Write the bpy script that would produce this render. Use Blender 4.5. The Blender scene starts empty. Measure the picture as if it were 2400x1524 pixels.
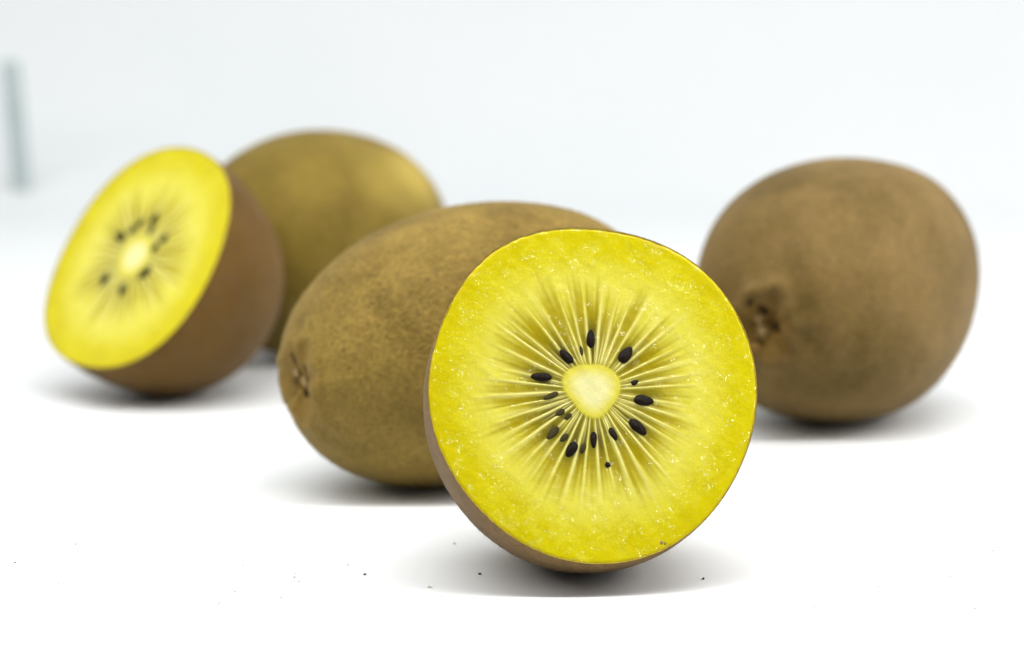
import bpy, math, random
import numpy as np
from mathutils import Matrix, Vector

# ------------------------------------------------------------------ camera, world, lamps, exposure
scene = bpy.context.scene
C = scene.collection
R = math.radians

cam_d = bpy.data.cameras.new('camera')
cam_d.sensor_width = 36.0
cam_d.lens = 105.0
cam_d.clip_start = 0.01
cam_d.clip_end = 50.0
cam_d.dof.use_dof = True
cam_d.dof.focus_distance = 0.463
cam_d.dof.aperture_fstop = 16.0
cam = bpy.data.objects.new('camera', cam_d)
C.objects.link(cam)
cam.location = (0, 0, 0.11704)
cam.rotation_euler = (R(90 - 9.5), 0, 0)
scene.camera = cam

world = bpy.data.worlds.new('World')
scene.world = world
world.use_nodes = True
bg = world.node_tree.nodes['Background']
bg.inputs['Color'].default_value = (0.93, 0.97, 1.0, 1)
bg.inputs['Strength'].default_value = 0.09


def area_lamp(name, loc, target, sx, sy, power, col=(1, 1, 1)):
    d = bpy.data.lights.new(name, 'AREA')
    d.shape = 'RECTANGLE'
    d.size, d.size_y = sx, sy
    d.energy = power
    d.color = col
    o = bpy.data.objects.new(name, d)
    C.objects.link(o)
    o.location = loc
    v = Vector(target) - Vector(loc)
    o.rotation_euler = v.to_track_quat('-Z', 'Y').to_euler()
    return o


# the light tent's LED bar runs left to right above the fruit: shadows are crisp
# towards the camera and soft sideways
area_lamp('led_bar', (0.02, 0.415, 0.38), (0.02, 0.39, 0.0), 1.6, 0.03, 7.6, (1.0, 0.985, 0.95))
# the tent's bright side walls and roof
area_lamp('tent_roof', (0.0, 0.75, 0.62), (0.0, 0.72, 0.0), 0.9, 0.5, 3.3, (0.92, 0.98, 1.0))
area_lamp('tent_side_right', (0.50, 0.58, 0.22), (0.03, 0.55, 0.02), 0.5, 0.38, 1.9, (1.0, 0.97, 0.95))
area_lamp('tent_side_left', (-0.50, 0.60, 0.22), (-0.03, 0.55, 0.02), 0.5, 0.38, 0.35, (1.0, 0.98, 0.96))

scene.render.engine = 'CYCLES'
scene.cycles.use_denoising = True
scene.cycles.max_bounces = 10
scene.cycles.caustics_reflective = False
scene.cycles.caustics_refractive = False
vs = scene.view_settings
vs.view_transform = 'Standard'
vs.look = 'None'
vs.exposure = 0.0
vs.gamma = 1.0
vs.use_curve_mapping = False


# ------------------------------------------------------------------ helpers
def tag(o, label=None, cat=None, group=None, kind=None):
    if label: o['label'] = label
    if cat: o['category'] = cat
    if group: o['group'] = group
    if kind: o['kind'] = kind
    return o


def empty(name, loc):
    o = bpy.data.objects.new(name, None)
    o.empty_display_size = 0.01
    C.objects.link(o)
    o.location = loc
    return o


def mesh_obj(name, verts, faces, mat, parent=None, mw=None, smooth=True, attrs=None, outward=None):
    me = bpy.data.meshes.new(name)
    if isinstance(verts, np.ndarray):
        verts = verts.tolist()
    if isinstance(faces, np.ndarray):
        faces = faces.tolist()
    me.from_pydata(verts, [], faces)
    if smooth:
        me.polygons.foreach_set('use_smooth', np.ones(len(me.polygons), dtype=bool))
    if attrs:
        for k, a in attrs.items():
            at = me.attributes.new(k, 'FLOAT', 'POINT')
            at.data.foreach_set('value', np.asarray(a, dtype=np.float32))
    me.update()
    if outward is not None:
        nn = np.empty(len(me.polygons) * 3)
        me.polygons.foreach_get('normal', nn)
        cc = np.empty(len(me.polygons) * 3)
        me.polygons.foreach_get('center', cc)
        d = (nn.reshape(-1, 3) * ((cc.reshape(-1, 3) - np.array(outward[0])) * outward[1] + np.array(outward[2]))).sum()
        if d < 0:
            me.flip_normals()
    me.materials.append(mat)
    o = bpy.data.objects.new(name, me)
    C.objects.link(o)
    o.parent = parent
    if mw is not None:
        o.matrix_local = mw
    return o


def grid_faces(nu, nv, wrap=True, flip=False):
    i = np.arange(nu - 1)[:, None]
    j = np.arange(nv if wrap else nv - 1)[None, :]
    j2 = (j + 1) % nv
    a, b, c, d = i * nv + j, i * nv + j2, (i + 1) * nv + j2, (i + 1) * nv + j
    f = np.stack(np.broadcast_arrays(a, b, c, d), -1).reshape(-1, 4)
    return f[:, ::-1] if flip else f


def sines(P, seed, freq, n=7):
    """smooth 3-D pseudo noise, about -1..1"""
    rg = np.random.default_rng(seed)
    out = np.zeros(len(P))
    for _ in range(n):
        k = rg.normal(size=3)
        k *= freq * rg.uniform(.6, 1.5) / np.linalg.norm(k)
        out += np.sin(P @ k + rg.uniform(0, 6.28))
    return out / math.sqrt(n) * .9


class NT:
    """small node-graph helper"""

    def __init__(self, name):
        self.m = bpy.data.materials.new(name)
        self.m.use_nodes = True
        self.t = self.m.node_tree
        self.b = self.t.nodes['Principled BSDF']
        self.n = self.t.nodes

    def node(self, typ, **kw):
        nd = self.n.new(typ)
        for k, v in kw.items():
            setattr(nd, k, v)
        return nd

    def link(self, a, b):
        self.t.links.new(a, b)

    def put(self, sock, v):
        if isinstance(v, bpy.types.NodeSocket):
            self.link(v, sock)
        elif isinstance(v, (tuple, list)) and len(v) == 3 and sock.type == 'RGBA':
            sock.default_value = (*v, 1)
        else:
            sock.default_value = v

    def coord(self, kind='Object'):
        return self.node('ShaderNodeTexCoord').outputs[kind]

    def mapping(self, vec, scale):
        m = self.node('ShaderNodeMapping')
        self.link(vec, m.inputs['Vector'])
        m.inputs['Scale'].default_value = scale
        return m.outputs[0]

    def noise(self, vec, scale, detail=3, rough=.55, dist=0.0):
        nd = self.node('ShaderNodeTexNoise')
        self.link(vec, nd.inputs['Vector'])
        nd.inputs['Scale'].default_value = scale
        nd.inputs['Detail'].default_value = detail
        nd.inputs['Roughness'].default_value = rough
        nd.inputs['Distortion'].default_value = dist
        return nd.outputs[0]

    def voronoi(self, vec, scale, feature='F1', rnd=1.0, out='Distance'):
        nd = self.node('ShaderNodeTexVoronoi', feature=feature)
        self.link(vec, nd.inputs['Vector'])
        nd.inputs['Scale'].default_value = scale
        nd.inputs['Randomness'].default_value = rnd
        return nd.outputs[out]

    def attr(self, name):
        return self.node('ShaderNodeAttribute', attribute_name=name).outputs['Fac']

    def rng(self, v, a, b, c=0.0, d=1.0, smooth=True):
        nd = self.node('ShaderNodeMapRange', interpolation_type='SMOOTHSTEP' if smooth else 'LINEAR')
        self.put(nd.inputs[0], v)
        for i, q in enumerate((a, b, c, d)):
            nd.inputs[1 + i].default_value = q
        return nd.outputs[0]

    def math(self, op, a, b=0.0, clamp=False):
        nd = self.node('ShaderNodeMath', operation=op, use_clamp=clamp)
        self.put(nd.inputs[0], a)
        self.put(nd.inputs[1], b)
        return nd.outputs[0]

    def mix(self, f, a, b, blend='MIX'):
        nd = self.node('ShaderNodeMix', data_type='RGBA', blend_type=blend)
        self.put(nd.inputs[0], f)
        self.put(nd.inputs[6], a)
        self.put(nd.inputs[7], b)
        return nd.outputs[2]

    def bump(self, h, strength, dist, normal=None):
        nd = self.node('ShaderNodeBump')
        self.link(h, nd.inputs['Height'])
        nd.inputs['Strength'].default_value = strength
        nd.inputs['Distance'].default_value = dist
        if normal is not None:
            self.link(normal, nd.inputs['Normal'])
        return nd.outputs[0]

    def set(self, **kw):
        for k, v in kw.items():
            self.put(self.b.inputs[k.replace('_', ' ')], v)
        return self


# ------------------------------------------------------------------ materials
def mat_paper():
    n = NT('white_paper')
    co = n.coord('Object')
    big = n.noise(co, 6, 3)
    fine = n.noise(co, 2600, 3)
    col = n.mix(n.rng(big, .3, .7), (0.65, 0.667, 0.678), (0.68, 0.688, 0.693))
    n.set(Base_Color=col, Roughness=0.55, Normal=n.bump(fine, .12, .0002))
    n.b.inputs['Specular IOR Level'].default_value = 0.35
    return n.m


def mat_skin(name, tan, olive, warm, seed, wrinkle=0.5):
    n = NT(name)
    co0 = n.coord('Object')
    ad = n.node('ShaderNodeVectorMath', operation='ADD')
    n.link(co0, ad.inputs[0])
    ad.inputs[1].default_value = (seed * .37, seed * .21, seed * .11)
    co = ad.outputs[0]
    big = n.noise(co, 55, 4, .6, .4)
    mid = n.noise(co, 240, 4, .65)
    fine = n.noise(n.mapping(co, (.45, 1, 1)), 1900, 3, .7)
    cells = n.voronoi(co, 1500)
    wr = n.math('ABSOLUTE', n.math('SUBTRACT', n.noise(n.mapping(co, (1.5, .7, .7)), 330, 5, .62, .8), .5))
    col = n.mix(n.rng(big, .20, .80), olive, tan)
    col = n.mix(n.math('MULTIPLY', n.rng(mid, .42, .75), .55), col, warm)
    col = n.mix(n.math('MULTIPLY', n.rng(wr, .035, .0), .22 * wrinkle), col, tuple(c * .7 for c in olive))
    # pale worn fibres and dark pores
    col = n.mix(n.math('MULTIPLY', n.rng(fine, .48, .72), .45), col,
                tuple(min(1, c * 1.45 + .02) for c in tan))
    col = n.mix(n.math('MULTIPLY', n.rng(fine, .48, .26), .55), col, tuple(c * .5 for c in olive))
    spots = n.voronoi(co, 130)
    col = n.mix(n.math('MULTIPLY', n.rng(spots, .07, .03), .6), col, tuple(c * .4 for c in olive))
    pores = n.voronoi(co, 480)
    col = n.mix(n.math('MULTIPLY', n.rng(pores, .16, .07), n.rng(mid, .4, .6, .15, .7)), col, tuple(c * .45 for c in olive))
    # stained ring round the scar, dried tissue in it
    col = n.mix(n.math('MULTIPLY', n.attr('stain'), n.rng(mid, .25, .6, .3, .75)), col, (0.24, 0.125, 0.014))
    col = n.mix(n.attr('bald_highlight'), col, (0.50, 0.375, 0.075))  # bald patch, with the fruit's upper highlight painted into its colour
    n.set(Base_Color=col, Roughness=n.rng(fine, .3, .7, .52, .75))
    n.b.inputs['Specular IOR Level'].default_value = 0.16
    n.b.inputs['Sheen Weight'].default_value = 0.05
    n.b.inputs['Sheen Roughness'].default_value = 0.45
    n.b.inputs['Sheen Tint'].default_value = (1.0, 0.84, 0.66, 1)
    b1 = n.bump(n.rng(wr, .0, .12), .4 * wrinkle, .0006)
    b2 = n.bump(fine, .9, .0003, b1)
    b3 = n.bump(cells, .25, .00012, b2)
    n.set(Normal=b3)
    return n.m


def mat_fuzz(name, colr):
    n = NT(name)
    co = n.coord('Object')
    v = n.noise(co, 700, 2)
    col = n.mix(n.rng(v, .3, .7), tuple(c * .6 for c in colr), colr)
    n.set(Base_Color=col, Roughness=0.6)
    n.b.inputs['Specular IOR Level'].default_value = 0.2
    return n.m


def mat_flesh(name, pale_amt=1.0):
    n = NT(name)
    co = n.coord('Object')
    big = n.noise(co, 190, 4, .6)
    mid = n.noise(co, 520, 3, .6)
    fine = n.noise(co, 2300, 2, .6)
    rho = n.attr('rho')
    outer, mealy = (0.474, 0.411, 0.000), (0.493, 0.444, 0.019)
    huge = n.noise(co, 95, 3, .55)
    # clear yellow outer flesh breaking up into mealy paler flesh further in
    edge = n.math('ADD', rho, n.rng(big, .3, .7, -.13, .13, False))
    edge = n.math('ADD', edge, n.rng(mid, .3, .7, -.08, .08, False))
    col = n.mix(n.rng(edge, .96, .66), n.mix(n.rng(huge, .35, .68), outer, (0.432, 0.362, 0.000)), mealy)
    col = n.mix(n.math('MULTIPLY', n.rng(fine, .50, .70), n.rng(rho, .97, .70, .12, .5)), col, (0.565, 0.513, 0.081))
    col = n.mix(n.math('MULTIPLY', n.rng(fine, .48, .30), .25), col, (0.439, 0.359, 0.000))
    pulp_glints = n.voronoi(co, 900)  # pale pulp-cell specks, painted in to add to the wet glints
    col = n.mix(n.math('MULTIPLY', n.rng(pulp_glints, .16, .08), n.rng(rho, 1.0, .75, .35, .8)), col, (0.631, 0.586, 0.242))
    # pale halo beyond the seed pockets
    col = n.mix(n.math('MULTIPLY', n.attr('halo'), n.rng(mid, .3, .6, .4, .9)), col, (0.550, 0.505, 0.077))
    # translucent olive seed pockets
    loc = n.attr('locule')
    deep = n.attr('deep')
    pocket = n.mix(deep, (0.271, 0.209, 0.000), (0.062, 0.047, 0.003))
    pocket = n.mix(n.math('MULTIPLY', n.rng(mid, .5, .8), .3), pocket, (0.403, 0.338, 0.022))
    col = n.mix(loc, col, pocket)
    # white radiating fibres
    col = n.mix(n.attr('fibre'), col, (0.608, 0.561, 0.184))
    # core
    core = n.attr('core')
    ccol = n.mix(n.attr('core_in'), (0.543, 0.489, 0.086), (0.587, 0.564, 0.263))
    col = n.mix(core, col, ccol)
    col = n.mix(n.rng(rho, .985, 1.0), col, (0.484, 0.381, 0.000))
    n.set(Base_Color=col, Roughness=n.rng(fine, .3, .7, .35, .55))
    n.b.inputs['Specular IOR Level'].default_value = 0.05
    n.b.inputs['Subsurface Weight'].default_value = 0.25
    n.b.inputs['Subsurface Radius'].default_value = (1.0, 0.8, 0.12)
    n.b.inputs['Subsurface Scale'].default_value = 0.0006
    n.b.inputs['Coat Weight'].default_value = 0.6
    n.b.inputs['Coat Roughness'].default_value = 0.09
    n.b.inputs['Coat IOR'].default_value = 1.38
    # cut pulp cells: each wet facet leans its own way
    vc = n.voronoi(co, 3600, out='Color')
    sb = n.node('ShaderNodeVectorMath', operation='SUBTRACT')
    n.link(vc, sb.inputs[0])
    sb.inputs[1].default_value = (.5, .5, .5)
    sc = n.node('ShaderNodeVectorMath', operation='SCALE')
    n.link(sb.outputs[0], sc.inputs[0])
    n.put(sc.inputs['Scale'], n.rng(n.noise(co, 330, 3, .6), .48, .66, .12, 1.25))
    ad = n.node('ShaderNodeVectorMath', operation='ADD')
    n.link(sc.outputs[0], ad.inputs[0])
    n.link(n.bump(mid, .35, .0008), ad.inputs[1])
    nz = n.node('ShaderNodeVectorMath', operation='NORMALIZE')
    n.link(ad.outputs[0], nz.inputs[0])
    cb = nz.outputs[0]
    n.set(Normal=n.bump(mid, .3, .0004), Coat_Normal=cb)
    return n.m


def mat_simple(name, a, b, scale, rough=.6, spec=.3, bump=.3, bd=.0002, coat=0.0):
    n = NT(name)
    co = n.coord('Object')
    v = n.noise(co, scale, 4, .6)
    n.set(Base_Color=n.mix(n.rng(v, .3, .7), a, b), Roughness=rough, Normal=n.bump(v, bump, bd))
    n.b.inputs['Specular IOR Level'].default_value = spec
    n.b.inputs['Coat Weight'].default_value = coat
    n.b.inputs['Coat Roughness'].default_value = 0.08
    return n.m


M_PAPER = mat_paper()
M_SKIN_GOLD = mat_skin('skin_gold_tan', (0.2590, 0.1730, 0.0324), (0.0842, 0.0506, 0.0017), (0.2171, 0.1322, 0.0268), 1.0, 1.0)
M_SKIN_BROWN = mat_skin('skin_brown', (0.1797, 0.1128, 0.0309), (0.0688, 0.0423, 0.0024), (0.1526, 0.0926, 0.0309), 2.3, .6)
M_SKIN_OLIVE = mat_skin('skin_olive', (0.1984, 0.1369, 0.0167), (0.0858, 0.0555, 0.0008), (0.1773, 0.1074, 0.0195), 3.9, .4)
M_SKIN_DARK = mat_skin('skin_red_brown', (0.1309, 0.0667, 0.0083), (0.0757, 0.0362, 0.0005), (0.1148, 0.0680, 0.0245), 5.2, .4)
M_SKIN_PINK = mat_skin('skin_pink_brown', (0.1739, 0.1037, 0.0398), (0.0921, 0.0498, 0.0082), (0.1806, 0.1137, 0.0511), 7.7, .5)
M_FUZZ_GOLD = mat_fuzz('fuzz_gold', (0.368, 0.280, 0.096))
M_FUZZ_BROWN = mat_fuzz('fuzz_brown', (0.288, 0.200, 0.088))
M_FUZZ_DARK = mat_fuzz('fuzz_dark', (0.192, 0.124, 0.056))
M_FLESH = mat_flesh('kiwi_flesh')
M_SEED = mat_simple('seed_black', (0.003, 0.002, 0.0015), (0.014, 0.007, 0.004), 2600, .22, .08, .4, .0003, 0)
M_SEED_SUNK = mat_simple('seed_under_flesh', (0.016, 0.012, 0.003), (0.06, 0.045, 0.008), 1800, .35, .10, .5, .0003, 0)
M_SEED_BROWN = mat_simple('seed_brown', (0.16, 0.10, 0.03), (0.26, 0.18, 0.05), 2200, .4, .4, .3, .0002, .3)
M_RIM = mat_simple('cut_skin_edge', (0.22, 0.15, 0.006), (0.36, 0.26, 0.008), 1400, .55, .3)
M_SCAR = mat_simple('dried_calyx', (0.055, 0.032, 0.010), (0.17, 0.10, 0.025), 1300, .8, .15, .6, .0004)
M_STUB = mat_simple('dry_stem', (0.19, 0.125, 0.045), (0.29, 0.20, 0.085), 1500, .8, .15, .6, .0004)
M_PIT = mat_simple('dark_pit', (0.012, 0.007, 0.003), (0.035, 0.020, 0.006), 1500, .85, .1, .5, .0003)
M_CRUMB = mat_simple('crumb_dark', (0.02, 0.018, 0.012), (0.06, 0.05, 0.03), 4000, .8, .1)
M_CRUMB_TAN = mat_simple('crumb_tan', (0.22, 0.15, 0.05), (0.36, 0.26, 0.10), 4000, .8, .1)
M_DUST = mat_simple('dust_grey', (0.28, 0.28, 0.26), (0.42, 0.42, 0.39), 4000, .9, .1)
M_STRIP = mat_simple('grey_trim', (0.36, 0.42, 0.42), (0.42, 0.48, 0.48), 60, .6, .3, .05)


# ------------------------------------------------------------------ setting: one white sweep, table to backdrop
def build_sweep():
    prof = [(-0.6, 0.0)]
    prof += [(y, 0.0) for y in np.linspace(-0.4, 0.885, 30)]
    rad = 0.16
    y0 = 0.90
    for k in range(0, 25):
        a = k / 24 * R(84)
        prof.append((y0 + rad * math.sin(a), rad * (1 - math.cos(a))))
    ex, ez = prof[-1]
    for s in np.linspace(.05, .75, 10):
        prof.append((ex + s * math.cos(R(84)), ez + s * math.sin(R(84))))
    xs = np.linspace(-0.9, 0.9, 25)
    v = [(x, y, z) for (y, z) in prof for x in xs]
    f = grid_faces(len(prof), len(xs), wrap=False, flip=True)
    o = mesh_obj('white_table_sweep', np.array(v), f, M_PAPER)
    tag(o, kind='structure')
    return o


build_sweep()


# ------------------------------------------------------------------ fruit
def settle(V, mw):
    """lift or lower the part frame so that the lowest vertex just meets the table"""
    m = np.array(mw)
    zmin = (V @ m[2, :3] + m[2, 3]).min()
    return Matrix.Translation((0, 0, -zmin - .00004)) @ mw


def axis_matrix(yaw, pitch):
    ax = Vector((math.cos(pitch) * math.cos(yaw), math.cos(pitch) * math.sin(yaw), math.sin(pitch)))
    e1 = Vector((-math.sin(yaw), math.cos(yaw), 0))
    e2 = ax.cross(e1)
    m = Matrix.Identity(4)
    for i in range(3):
        m[i][0], m[i][1], m[i][2] = ax[i], e1[i], e2[i]
    return m


def fuzz_mesh(name, P, N, count, length, width, seed, mat, parent, mw):
    """short fine hairs: one thin tapering triangle each"""
    rg = np.random.default_rng(seed)
    idx = rg.integers(0, len(P), count)
    p = P[idx] + rg.normal(size=(count, 3)) * .00016
    nn = N[idx]
    d = nn * rg.uniform(.35, 1.0, (count, 1)) + rg.normal(size=(count, 3)) * .55
    d /= np.linalg.norm(d, axis=1, keepdims=True)
    up = (d * nn).sum(1, keepdims=True)
    d = d + nn * np.clip(.25 - up, 0, None)
    d /= np.linalg.norm(d, axis=1, keepdims=True)
    t = np.cross(d, rg.normal(size=(count, 3)))
    t /= np.linalg.norm(t, axis=1, keepdims=True)
    L = length * rg.uniform(.5, 1.25, (count, 1))
    w = width * rg.uniform(.7, 1.3, (count, 1))
    base = p - nn * .00008
    V = np.stack([base - t * w, base + t * w, base + d * L], 1).reshape(-1, 3)
    F = np.arange(count * 3).reshape(-1, 3)
    o = mesh_obj(name, V, F, mat, parent, mw, smooth=False)
    tag(o, kind='stuff')
    return o


def rev_normals(V, nu, nv):
    G = V.reshape(nu, nv, 3)
    du = np.gradient(G, axis=0)
    dv = np.roll(G, -1, 1) - np.roll(G, 1, 1)
    n = np.cross(dv, du).reshape(-1, 3)
    n /= np.maximum(np.linalg.norm(n, axis=1, keepdims=True), 1e-12)
    s = np.sign((n * V).sum(1, keepdims=True))
    return n * np.where(s == 0, 1, s)


def whole_kiwi(x, y, z, yaw, pitch, a, b, p, k, skin, fuzz, seed, label, roll=0.0, bald_highlight=None,
               stain=0.011, dimple=0.0012, hairs=26000, scar=(0.0, 0.0), square=0.0):
    base = empty('gold_kiwi', (x, y, 0))
    tag(base, label, 'kiwi', 'whole gold kiwis on the white surface')
    mw = Matrix.Translation((0, 0, z)) @ axis_matrix(yaw, pitch) @ Matrix.Rotation(roll, 4, 'X')
    nu, nv = 150, 192
    u = (1 - np.cos(np.linspace(0, np.pi, nu))) / 2 * np.pi * .35 + np.linspace(0, np.pi, nu) * .65
    u[0], u[-1] = 1e-4, np.pi - 1e-4
    t = np.linspace(0, 2 * np.pi, nv, endpoint=False)
    rr = b * np.sin(u) ** p * (1 + k * np.cos(u))
    ll = a * np.cos(u)
    sq = 1 - square * np.cos(4 * t)
    V = np.stack([np.broadcast_to(ll[:, None], (nu, nv)), rr[:, None] * sq * np.cos(t), rr[:, None] * sq * np.sin(t)], -1).reshape(-1, 3)
    nrm = V / np.linalg.norm(V, axis=1, keepdims=True)
    low = sines(V, seed, 95) * .00058 + sines(V, seed + 1, 260) * .00009 + sines(V, seed + 2, 700, 9) * .00003
    rad = np.linalg.norm(V[:, 1:], axis=1)
    front = V[:, 0] > 0
    V = V + nrm * low[:, None]
    # where the scar sits on the stem end (it is a little off the axis)
    sy, sz = scar
    ds = np.hypot(V[:, 1] - sy, V[:, 2] - sz)
    ang = np.arctan2(V[:, 2] - sz, V[:, 1] - sy)
    rs = .0048 * (1 + .14 * np.sin(3 * ang + seed) + .08 * np.sin(7 * ang))
    dip = np.exp(-(ds / rs) ** 2 * 1.3) * dimple * 1.4 - np.exp(-((ds - rs * 1.55) / .0015) ** 2) * dimple * .45
    # shallow folds running out from the scar
    folds = (np.sin(9 * ang + seed) + .6 * np.sin(14 * ang + 2 * seed)) * np.exp(-((ds - .008) / .0045) ** 2) * .00016
    V[:, 0] -= np.where(front, dip + folds, 0)
    back = V[:, 0] < 0
    V[:, 0] += np.where(back, np.exp(-(rad / .003) ** 2) * .0007, 0)
    st = np.where(front, np.clip(1 - ds / stain, 0, 1) ** .8, 0)
    bl = np.zeros(len(V))
    if bald_highlight is not None:  # bald spot that also carries a painted highlight near the top
        bc, br = np.array(bald_highlight[:3]), bald_highlight[3]
        dd = np.linalg.norm((V - bc) / np.array(bald_highlight[4:7]), axis=1)
        bl = np.clip(1.25 - dd / br + sines(V, seed + 5, 400) * .12, 0, 1) ** 1.5 * .6
    N = rev_normals(V, nu, nv)
    mw = settle(V, mw)
    sk = mesh_obj('skin', V, grid_faces(nu, nv, flip=True), skin, base, mw, attrs={'stain': st, 'bald_highlight': bl}, outward=((0, 0, 0), 1, (0, 0, 0)))
    fuzz_mesh('fuzz', V[nv:-nv], N[nv:-nv], hairs, .00060, .000024, seed + 9, fuzz, base, mw)
    return base, mw, sk, V.reshape(nu, nv, 3)


def rock(name, c, size, seed, mat, parent, mw=None, rough=.25, rot=0.0, n=(9, 14)):
    nu, nv = n
    u = np.linspace(.02, np.pi - .02, nu)
    t = np.linspace(0, 2 * np.pi, nv, endpoint=False)
    V = np.stack([np.broadcast_to(np.cos(u)[:, None], (nu, nv)), np.sin(u)[:, None] * np.cos(t), np.sin(u)[:, None] * np.sin(t)], -1).reshape(-1, 3)
    V = V * (1 + rough * sines(V, seed, 2.6))[:, None] * np.array(size)
    cr, sr = math.cos(rot), math.sin(rot)
    V = V @ np.array([[1, 0, 0], [0, cr, sr], [0, -sr, cr]])
    V = V + np.array(c)
    return mesh_obj(name, V, grid_faces(nu, nv, flip=True), mat, parent, mw)


def flake(name, c, ang, length, width, lift, seed, mat, parent, mw):
    """a dried curled calyx flake in the plane of the stem end, pointing out along ang"""
    rg = random.Random(seed)
    n = 7
    top, bot = [], []
    for i in range(n):
        s = i / (n - 1)
        w = width * (math.sin(math.pi * min(1, .15 + s * .85)) ** .6) * (1 + rg.uniform(-.2, .2)) * .5 + .00008
        h = lift * s * s
        for lst, off in ((top, 1), (bot, -1)):
            for sd in (-1, 1):
                yy = c[1] + math.cos(ang) * length * s - math.sin(ang) * w * sd
                zz = c[2] + math.sin(ang) * length * s + math.cos(ang) * w * sd
                lst.append((c[0] + h + off * .00010, yy, zz))
    V = top + bot
    F = []
    m = 2 * n
    for i in range(n - 1):
        a = 2 * i
        F += [(a, a + 1, a + 3, a + 2), (m + a + 2, m + a + 3, m + a + 1, m + a),
              (a, a + 2, m + a + 2, m + a), (a + 3, a + 1, m + a + 1, m + a + 3)]
    F += [(1, 0, m, m + 1), (m - 2, m - 1, 2 * m - 1, 2 * m - 2)]
    return mesh_obj(name, V, F, mat, parent, mw)


def surf_x(G, y, z):
    """surface x of the stem end at (y, z) in the fruit's own frame"""
    S = G[:70].reshape(-1, 3)
    i = np.argmin((S[:, 1] - y) ** 2 + (S[:, 2] - z) ** 2)
    return S[i, 0]


# --- whole kiwi behind the front half
b1, mw1, s1, G1 = whole_kiwi(-0.0074, 0.52935, 0.02487, 3.5915, -0.161, 0.03526, 0.0246, 0.8296, -0.0321,
                             M_SKIN_GOLD, M_FUZZ_GOLD, 11, 'tan gold whole kiwi lying right behind the upright front kiwi half',
                             stain=0.0095, dimple=.0015, hairs=40000, scar=(0.0026, 0.0018))
# --- whole kiwi on the right
b2, mw2, s2, G2 = whole_kiwi(0.06499, 0.58791, 0.02633, 4.1764, -0.0845, 0.0346, 0.0265, 0.825, 0.0036,
                             M_SKIN_BROWN, M_FUZZ_BROWN, 23, 'brown whole kiwi lying alone at the right, dark scarred stem end facing forward',
                             stain=0.007, dimple=.0026, hairs=22000, square=.016)
# --- whole kiwi at the back left
b3, mw3, s3, G3 = whole_kiwi(-0.04346, 0.66031, 0.02508, 0.7549, -0.0387, 0.0315, 0.0251, 0.9007, -0.0133,
                             M_SKIN_OLIVE, M_FUZZ_GOLD, 37, 'blurred olive gold whole kiwi at the back, behind the left kiwi half',
                             stain=0.008, hairs=14000, bald_highlight=(0.011, -0.016, 0.015, 1.2, .013, .011, .009))


def stem_end(base, mw, G, scar, pieces, seed):
    """scar (ring + stub + flakes + pits) at the stem end; offsets are in the plane of the end (y, z)"""
    sy, sz = scar
    for kind, dy, dz, prm in pieces:
        yy, zz = sy + dy, sz + dz
        xx = surf_x(G, yy, zz)
        if kind == 'stem_stub':
            rock('stem_stub', (xx + prm[3], yy, zz), (prm[0], prm[1], prm[2]), seed, M_STUB, base, mw, .22, prm[4])
        elif kind == 'scar_pit':
            rock('scar_pit', (xx - .0001, yy, zz), (.00022, prm[0], prm[1]), seed, M_PIT, base, mw, .45, prm[2])
        elif kind == 'calyx_flake':
            flake('calyx_flake', (xx + .0002, yy, zz), prm[0], prm[1], prm[2], prm[3], seed, M_SCAR, base, mw)
        seed += 1


# in the plane of the stem end +Y runs towards the camera's right, +Z up
stem_end(b1, mw1, G1, (0.0026, 0.0018), [
    ('stem_stub', -0.0018, 0.0014, (.0007, .0009, .0012, .0002, .3)),
    ('stem_stub', 0.0000, -0.0002, (.0006, .0008, .0012, .0002, .9)),
    ('scar_pit', 0.0010, 0.0028, (.0008, .0007, .2)),
    ('scar_pit', 0.0018, 0.0004, (.0007, .0012, .1)),
    ('scar_pit', 0.0010, -0.0026, (.0008, .0014, .3)),
    ('calyx_flake', -0.0006, -0.0016, (-1.7, .0024, .0014, .0003)),
    ('calyx_flake', -0.0014, 0.0030, (1.8, .0022, .0012, .0004)),
    ('calyx_flake', -0.0024, -0.0004, (3.3, .0020, .0012, .0004)),
    ('calyx_flake', 0.0012, 0.0016, (.6, .0014, .0008, .0004)),
], 100)
stem_end(b2, mw2, G2, (0.0, 0.0), [
    ('stem_stub', -0.0019, 0.0011, (.0010, .0013, .0012, .0003, .3)),
    ('stem_stub', -0.0011, -0.0014, (.0010, .0014, .0013, .0003, .9)),
    ('scar_pit', 0.0024, -0.0008, (.0014, .0012, .4)),
    ('scar_pit', -0.0013, 0.0036, (.0017, .0009, -.6)),
    ('scar_pit', -0.0030, 0.0046, (.0009, .0006, .3)),
    ('scar_pit', -0.0015, -0.0034, (.0013, .0007, .1)),
    ('calyx_flake', 0.0006, 0.0016, (.9, .0024, .0012, .0006)),
    ('calyx_flake', -0.0030, 0.0004, (3.0, .0024, .0014, .0006)),
    ('calyx_flake', 0.0008, -0.0026, (-.8, .0024, .0013, .0006)),
], 200)


# ------------------------------------------------------------------ cut halves
def fourier(c):
    def f(th):
        r = np.full_like(th, c[0])
        for i in range(1, (len(c) - 1) // 2 + 1):
            r = r + c[2 * i - 1] * np.cos(i * th) + c[2 * i] * np.sin(i * th)
        return r
    return f


def sstep(x, a, b):
    t = np.clip((x - a) / (b - a), 0, 1)
    return t * t * (3 - 2 * t)


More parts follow.
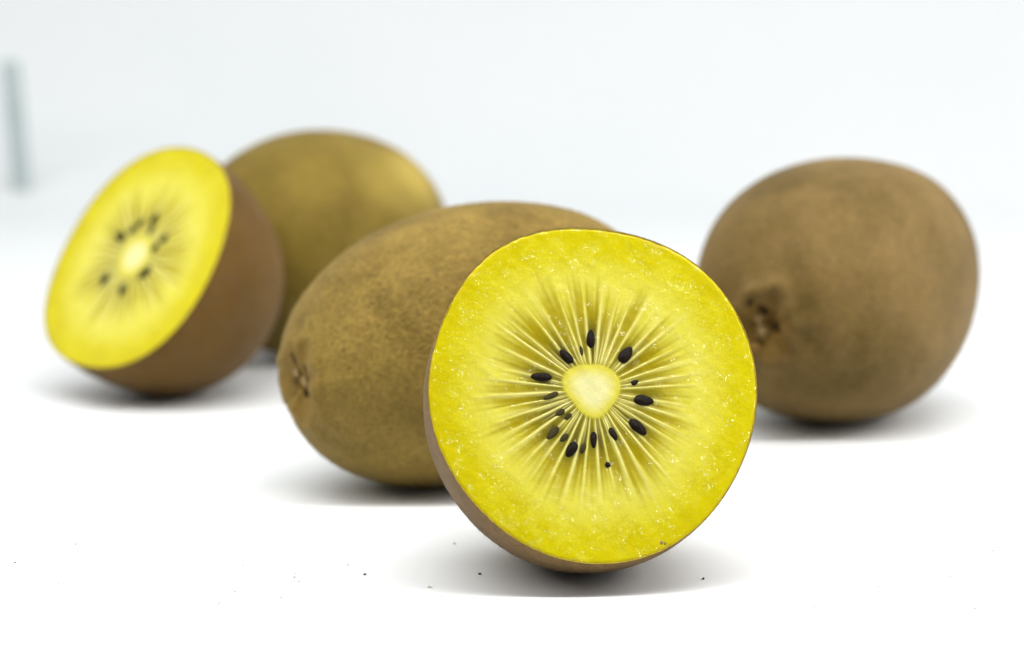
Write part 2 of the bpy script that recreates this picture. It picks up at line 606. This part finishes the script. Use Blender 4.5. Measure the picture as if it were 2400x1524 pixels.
def kiwi_half(Cn, yaw, el, L, p, u0, four, seeds, core_c, core_poly, skin, fuzz, seed, label,
              nr=130, na=1260, nfib=40, hairs=12000, seed_w=None, sunk=(), small=(), dark_dir=-2.5, loc_amt=1.0):
    base = empty('gold_kiwi_half', (Cn[0], Cn[1], 0))
    tag(base, label, 'kiwi half', 'cut kiwi halves')
    n = Vector((math.cos(el) * math.cos(yaw), math.cos(el) * math.sin(yaw), math.sin(el)))
    e1 = Vector((-math.sin(yaw), math.cos(yaw), 0))
    e2 = n.cross(e1)
    rot = Matrix.Identity(4)
    for i in range(3):
        rot[i][0], rot[i][1], rot[i][2] = e1[i], e2[i], n[i]
    mw = Matrix.Translation((0, 0, Cn[2])) @ rot
    rad = fourier(four)
    rg = np.random.default_rng(seed)

    # ---- skin: the rounded shell, with a thin cut edge as its sub-part
    nu, nv = 110, 220
    u = np.linspace(u0, np.pi / 2 - 1e-4, nu)
    rho = np.cos(u) ** p / math.cos(u0) ** p
    s = (np.sin(u) - math.sin(u0)) / (1 - math.sin(u0))
    t = np.linspace(0, 2 * np.pi, nv, endpoint=False)
    r0 = rad(t)
    # the outline evens out to a plain oval towards the far end
    rb = r0[None] * (1 - s[:, None]) + four[0] * s[:, None]
    V = np.stack([rho[:, None] * rb * np.cos(t), rho[:, None] * rb * np.sin(t),
                  np.broadcast_to(-L * s[:, None], (nu, nv))], -1).reshape(-1, 3)
    nrm = V - np.array([0, 0, -L * .2])
    nrm /= np.linalg.norm(nrm, axis=1, keepdims=True)
    fall = np.clip(-V[:, 2] / .003, 0, 1)
    V = V + nrm * ((sines(V, seed, 95) * .00025 + sines(V, seed + 2, 600, 9) * .00003) * fall)[:, None]
    N = rev_normals(V - np.array([0, 0, -L * .3]), nu, nv)
    z0 = np.zeros(len(V))
    mw = settle(V, mw)
    sk = mesh_obj('skin', V, grid_faces(nu, nv), skin, base, mw, attrs={'stain': z0, 'bald_highlight': z0}, outward=((0, 0, -L * .3), 1, (0, 0, 0)))
    fuzz_mesh('fuzz', V[2 * nv:-nv], N[2 * nv:-nv], hairs, .00045, .00002, seed + 9, fuzz, base, mw)
    jag = 1 + .012 * np.sin(37 * t + seed) * np.sin(11 * t)
    rings = [(r0 * .9995, -.00010), (r0 - .00006 * jag, -.00004), (r0 - .00024 * jag, -.00006), (r0 - .0005, -.0010)]
    E = np.concatenate([np.stack([q * np.cos(t), q * np.sin(t), np.full(nv, zz)], -1) for q, zz in rings])
    mesh_obj('cut_edge', E, grid_faces(4, nv, flip=False), M_RIM, sk)

    # ---- flesh face
    th = np.linspace(0, 2 * np.pi, na, endpoint=False)
    q = np.linspace(0.004, 1, nr) ** .92
    cx, cy = core_c
    TH, Q = np.meshgrid(th, q)
    re = (rad(th) - .00020) * (1 + .0012 * np.sin(41 * th + 2 * np.sin(7 * th)) + .0008 * np.sin(97 * th + seed))
    # polar grid centred on the core, blending out to the fruit's own outline
    ex, ey = re * np.cos(th), re * np.sin(th)
    X = cx * (1 - Q) + ex[None] * Q
    Y = cy * (1 - Q) + ey[None] * Q
    dx, dy = X - cx, Y - cy
    rr, an = np.hypot(dx, dy), np.arctan2(dy, dx)
    RHO = Q
    # core outline: polygon radius by angle
    cp = np.array(core_poly)
    ca = np.arctan2(cp[:, 1], cp[:, 0])
    cr = np.hypot(cp[:, 0], cp[:, 1])
    o = np.argsort(ca)
    ca, cr = ca[o], cr[o]
    ga = np.linspace(-np.pi, np.pi, 361)[:-1]
    gr = np.interp(ga, ca, cr, period=2 * np.pi)
    ker = np.exp(-np.linspace(-2, 2, 41) ** 2)
    ker /= ker.sum()
    gr = np.convolve(np.concatenate([gr[-20:], gr, gr[:20]]), ker, 'valid')
    rc = np.interp(an, ga, gr, period=2 * np.pi)
    core = sstep(rr, rc * 1.24, rc * .74)
    core_in = sstep(rr, rc * .98, rc * .40)
    # fibres at uneven angles, each with its own length, width and slight bend
    wob = np.sin(rr * 900 + 3 * np.sin(an * 5)) * .000045
    fibre = np.zeros_like(rr)

    def add_fibres(cnt, l0, l1, w0, w1, s0, s1, jit):
        nonlocal fibre
        fa = (np.arange(cnt) + rg.uniform(-jit, jit, cnt)) / cnt * 2 * np.pi
        fl, fw = rg.uniform(l0, l1, cnt), rg.uniform(w0, w1, cnt)
        fs, fb = rg.uniform(s0, s1, cnt), rg.normal(size=cnt) * .03
        for i in range(cnt):
            d = (an - fa[i] - fb[i] * (Q - .35) * 2 + np.pi) % (2 * np.pi) - np.pi
            w = fw[i] * (.75 + 1.3 * Q)
            m = np.exp(-((d * rr + wob) / w) ** 2) * (np.abs(d) < .6)
            m *= sstep(rr, rc * 1.0, rc * 1.30) * sstep(Q, fl[i], fl[i] * .48) * fs[i]
            fibre = np.maximum(fibre, m)
        return fa

    fa = add_fibres(nfib, .58, .88, .00015, .00027, .5, .95, .28)
    add_fibres(int(nfib * 1.3), .26, .48, .00008, .00014, .3, .8, .45)
    # pockets between neighbouring fibres
    fs_sorted = np.sort(fa % (2 * np.pi))
    a2 = an % (2 * np.pi)
    gap_i = np.searchsorted(fs_sorted, a2) % nfib
    lo = rg.uniform(.52, .70, nfib)[gap_i]
    strg = rg.uniform(.8, 1.0, nfib)[gap_i]
    left = fs_sorted[(gap_i - 1) % nfib]
    right = fs_sorted[gap_i]
    wdt = (right - left) % (2 * np.pi)
    fr = ((a2 - left) % (2 * np.pi)) / np.maximum(wdt, 1e-6)
    wave = np.clip(np.sin(np.pi * np.clip(fr, 0, 1)) * 2.3, 0, 1)
    ragged = .025 * np.sin(an * 61 + seed) + .02 * np.sin(an * 113)
    locule = wave * strg * sstep(rr, rc * 1.0, rc * 1.12) * sstep(Q, lo + .08 + ragged, lo - .20 + ragged) * loc_amt
    deepz = sstep(Q, .56, .26) * sstep(rr, rc * .95, rc * 1.15)
    # pockets round the seeds are darker
    sd = np.zeros_like(rr)
    for q_ in seeds:
        sx, sy, sa, sl = q_[:4]
        ddx, ddy = X - sx, Y - sy
        lu = (ddx * math.cos(sa) + ddy * math.sin(sa)) / (sl * .95)
        lv = (-ddx * math.sin(sa) + ddy * math.cos(sa)) / (sl * .55)
        sd = np.maximum(sd, np.exp(-(lu ** 2 + lv ** 2) * 1.6))
    deep = np.clip(deepz * (.46 + .20 * np.sin(an * 9 + 1) + .30 * np.clip(np.cos(an - dark_dir), 0, 1)) + sd * .7, 0, 1)
    locule = np.clip(np.maximum(locule, sd * .75 * (1 - .6 * fibre)), 0, 1)
    halo = sstep(Q, .30, .50) * sstep(Q, .86, .60)
    Z = (np.sin(X * 210 + 1) * np.cos(Y * 170) * .00008 + fibre * .00003 - locule * .00007 - sd * .00005
         + core * .00003 - sstep(Q, .985, 1.0) * .00010
         + .000022 * np.sin((X * .8 + Y * .6) * 1500 + 2 * np.sin(X * 160))
         + .00002 * np.sin(X * 2100 + np.sin(Y * 1500)) * np.sin(Y * 1900))
    V = np.stack([X, Y, Z], -1).reshape(-1, 3)
    skirt = np.stack([ex * .999, ey * .999, np.full(na, -.0025)], -1)
    cen = np.array([[cx, cy, Z[0].mean()]])
    V = np.concatenate([V, skirt, cen])
    F = grid_faces(nr + 1, na, flip=True).tolist()
    ci = len(V) - 1
    F += [(ci, j, (j + 1) % na) for j in range(na)]

    def pad(a, rim):
        return np.concatenate([a.reshape(-1), np.full(na, rim), [a[0].mean()]])

    at = {'rho': pad(RHO, 1), 'fibre': pad(fibre, 0), 'locule': pad(locule, 0), 'deep': pad(deep, 0),
          'halo': pad(halo, 0), 'core': pad(core, 0), 'core_in': pad(core_in, 0)}
    fo = mesh_obj('flesh', V, F, M_FLESH, base, mw, attrs=at, outward=((0, 0, 0), 0, (0, 0, 1)))

    # ---- seeds, each a glossy drop with its point towards the core
    nu2, nv2 = 11, 14
    uu = np.linspace(.03, np.pi - .03, nu2)
    tt = np.linspace(0, 2 * np.pi, nv2, endpoint=False)
    taper = np.sin(uu) * (1 - .22 * np.cos(uu - np.pi))
    Vs = np.stack([np.broadcast_to(-.5 * np.cos(uu)[:, None], (nu2, nv2)), .5 * taper[:, None] * np.cos(tt),
                   .5 * taper[:, None] * np.sin(tt)], -1).reshape(-1, 3)
    me = {}
    for i, q_ in enumerate(seeds):
        sx, sy, sa, sl = q_[:4]
        sw = q_[4] if len(q_) > 4 else sl * .5
        mt = M_SEED_SUNK if i in sunk else (M_SEED_BROWN if i in small else M_SEED)
        if mt.name not in me:
            so = mesh_obj('seed', Vs, grid_faces(nu2, nv2, flip=True), mt, fo)
            me[mt.name] = so.data
        else:
            so = bpy.data.objects.new('seed', me[mt.name])
            C.objects.link(so)
            so.parent = fo
        zz = -.00014 if i in sunk else -.00010
        tilt = rg.uniform(-.12, .12)
        so.matrix_local = (Matrix.Translation((sx, sy, zz)) @ Matrix.Rotation(sa, 4, 'Z') @ Matrix.Rotation(tilt, 4, 'Y')
                           @ Matrix.Diagonal((sl * .97, sw * 1.0, sw * .6, 1)))
    return base, mw, fo


FS = [[-0.00019, 0.0086, 1.50556, 0.00317, 0.00141], [-0.0042, 0.00593, 2.30108, 0.00294, 0.00147], [-0.0085, 0.00275, 3.03497, 0.00376, 0.00137],
      [-0.00177, 0.00674, 1.67854, 0.00186, 0.00065], [0.0052, 0.00596, 0.87786, 0.0032, 0.00187], [0.00631, 0.00143, 0.36472, 0.00136, 0.00087],
      [0.00758, -0.00148, -0.10985, 0.0034, 0.0018], [0.00631, -0.00571, -0.76185, 0.00352, 0.00177], [0.00232, -0.00667, -1.10839, 0.00242, 0.00105],
      [-0.00078, -0.00754, -1.63629, 0.00278, 0.00107], [-0.00441, -0.00903, -2.19267, 0.00297, 0.00155], [-0.00253, -0.00882, -2.02885, 0.00176, 0.00086],
      [-0.00703, -0.00034, -2.75785, 0.00269, 0.00096], [-0.00582, -0.00307, -2.63145, 0.00188, 0.00097], [-0.00458, -0.00374, -2.50769, 0.00157, 0.00086],
      [-0.00716, -0.00629, -2.35941, 0.00294, 0.00118], [-0.00544, -0.00708, -2.43417, 0.0019, 0.0009], [0.00117, -0.01154, -2.40007, 0.00091, 0.00091]]
CORE = [[-0.0034, 0.00319], [-0.00039, 0.00383], [0.00234, 0.00337], [0.00403, 0.00159], [0.00391, -0.00013], [0.00238, -0.00245],
        [0.00035, -0.00422], [-0.0013, -0.00364], [-0.00287, -0.00166], [-0.00422, 0.00031], [-0.00443, 0.00203]]
hf, mwf, flf = kiwi_half([0.013, 0.45676, 0.02989], 4.8532, 0.4244, 0.03516, 0.7472, -0.08,
                         [0.026503, -0.000271, 0.000215, -0.000566, 7.2e-05, 9.7e-05, 0.000295, -1.8e-05, 0.000184, -7.3e-05, -9.9e-05, 8.3e-05, -7e-06],
                         FS, (-0.00037, 0.0003), CORE, M_SKIN_PINK, M_FUZZ_BROWN, 51,
                         'sharp kiwi half in the foreground, yellow cut face with black seeds turned to the viewer',
                         sunk=(3, 11, 12, 13, 14, 15, 16))
LS = [[-0.00417, 0.00822, 1.01309, 0.00179], [-0.00579, 0.00643, 1.01298, 0.00179], [-0.00026, 0.0097, 1.41053, 0.00219], [0.00036, 0.0073, 1.63665, 0.0018],
      [0.00598, 0.00565, 1.1199, 0.00199], [0.00454, 0.00325, 1.06911, 0.00194], [0.0057, -0.00254, -1.49434, 0.00227], [0.00448, -0.00343, -1.79029, 0.00188],
      [-0.00673, -0.00589, -1.46348, 0.00239], [0.00077, -0.00766, -1.15921, 0.00226], [-0.00854, 0.00446, 2.81673, 0.00264]]
LS = [[a * .96, b * .96, c, d * 1.35, d * .9] for a, b, c, d in LS]
LCORE = [[.0044 * math.cos(a) * (1 + .06 * math.sin(3 * a)), .0044 * math.sin(a)] for a in np.linspace(0, 6.0, 12)]
hl, mwl, fll = kiwi_half([-0.07734, 0.60747, 0.02967], 3.9171, 0.5961, 0.03193, 0.7783, -0.1071,
                         [0.025713, 8.3e-05, 0.000372, -0.000401, -0.000432, 0.000142, -0.000258, -0.000497, 1.1e-05],
                         LS, (-0.00057, 0.00045), LCORE, M_SKIN_DARK, M_FUZZ_DARK, 67,
                         'blurred kiwi half at the left, yellow cut face tipped up to the left',
                         nr=80, na=720, hairs=9000, sunk=(10,), loc_amt=.75)
# two brown nicks near the lower rim of the front cut face
for (nx, ny, sx, sy, sd) in ((0.0087, -0.0239, .00035, .00022, 5), (0.0093, -0.0242, .00022, .00016, 6)):
    rock('brown_nick', (0, 0, 0), (.00018, sx, sy), sd, M_SEED_BROWN, flf,
         Matrix.Translation((nx, ny, -.00004)) @ Matrix.Rotation(R(-90), 4, 'Y'), .25)


# ------------------------------------------------------------------ grey upright strip in front of the backdrop
def build_strip():
    w, d, h = .0030, .0020, .041
    prof = []
    for k in range(16):
        a = k / 16 * 2 * math.pi
        prof.append((math.copysign(abs(math.cos(a)) ** .5, math.cos(a)) * w, math.copysign(abs(math.sin(a)) ** .5, math.sin(a)) * d))
    zs = [0, .001] + list(np.linspace(.004, h - .002, 12)) + [h - .0006, h]
    sc = [.96, 1] + [1] * 12 + [.97, .8]
    V = []
    for z_, q in zip(zs, sc):
        for (px, py) in prof:
            V.append((px * q - z_ * .066, py * q, z_))
    F = grid_faces(len(zs), 16).tolist()
    F += [tuple(reversed(range(16))), tuple(range(len(V) - 16, len(V)))]
    o = mesh_obj('grey_strip', V, F, M_STRIP)
    o.location = (-0.1543, 0.9350, 0.0034)
    tag(o, 'blurred thin grey upright strip at the far left before the white backdrop', 'strip')


build_strip()

# ------------------------------------------------------------------ crumbs and dust on the white surface
CR = [
    (-0.0233, 0.4597, .00028, M_CRUMB, 'tiny dark crumb on the white surface left of the front half, below the middle kiwi'),
    (0.0301, 0.4569, .00030, M_CRUMB, 'tiny dark crumb at the right end of the front kiwi half\'s shadow'),
    (-0.0799, 0.4674, .00024, M_CRUMB, 'tiny dark crumb at the far lower left edge of the white surface'),
    (-0.0051, 0.4599, .00030, M_CRUMB, 'tiny dark crumb at the left end of the front kiwi half\'s shadow'),
    (-0.0720, 0.4801, .00022, M_CRUMB, 'tiny grey crumb on the white surface below the left kiwi half'),
    (0.0787, 0.4754, .00026, M_CRUMB_TAN, 'tiny tan crumb on the white surface near the lower right edge'),
]
for i, (x, y, sz, mt, lb) in enumerate(CR):
    o = rock('crumb', (0, 0, 0), (sz * 1.0, sz * .85, sz * .55), 300 + i, mt, None, None, .3, n=(6, 8))
    o.location = (x, y, sz * .4)
    o.rotation_euler = (0, 0, i * 1.3)
    tag(o, lb, 'crumb', 'crumbs on the white surface')

rg = np.random.default_rng(5)
spec = [(-0.0812, 0.4813, 1.0), (-0.0129, 0.4516, 1.2), (-0.0429, 0.4493, 1.0), (-0.0506, 0.4807, .9), (0.0459, 0.4403, .9), (0.0764, 0.4801, 1.1),
        (0.0701, 0.439, 1.0), (-0.0095, 0.4804, 1.0), (-0.0263, 0.466, .9)]
for _ in range(70):
    spec.append((rg.uniform(-.085, -.025), rg.uniform(.425, .515), rg.uniform(.45, .8)))
for _ in range(26):
    spec.append((rg.uniform(.055, .085), rg.uniform(.43, .49), rg.uniform(.45, .8)))
V, F = [], []
for (x, y, s) in spec:
    k = len(V)
    r = .00040 * s
    a0 = rg.uniform(0, 6)
    for j in range(5):
        a = a0 + j * 1.2566
        q = r * rg.uniform(.6, 1.3)
        V.append((x + q * math.cos(a), y + q * math.sin(a), .00003))
    V.append((x, y, .00003 + r * .7))
    F += [(k + j, k + (j + 1) % 5, k + 5) for j in range(5)]
d = mesh_obj('dust', V, F, M_DUST)
tag(d, 'faint grey dust specks scattered over the white surface in front', 'dust', kind='stuff')
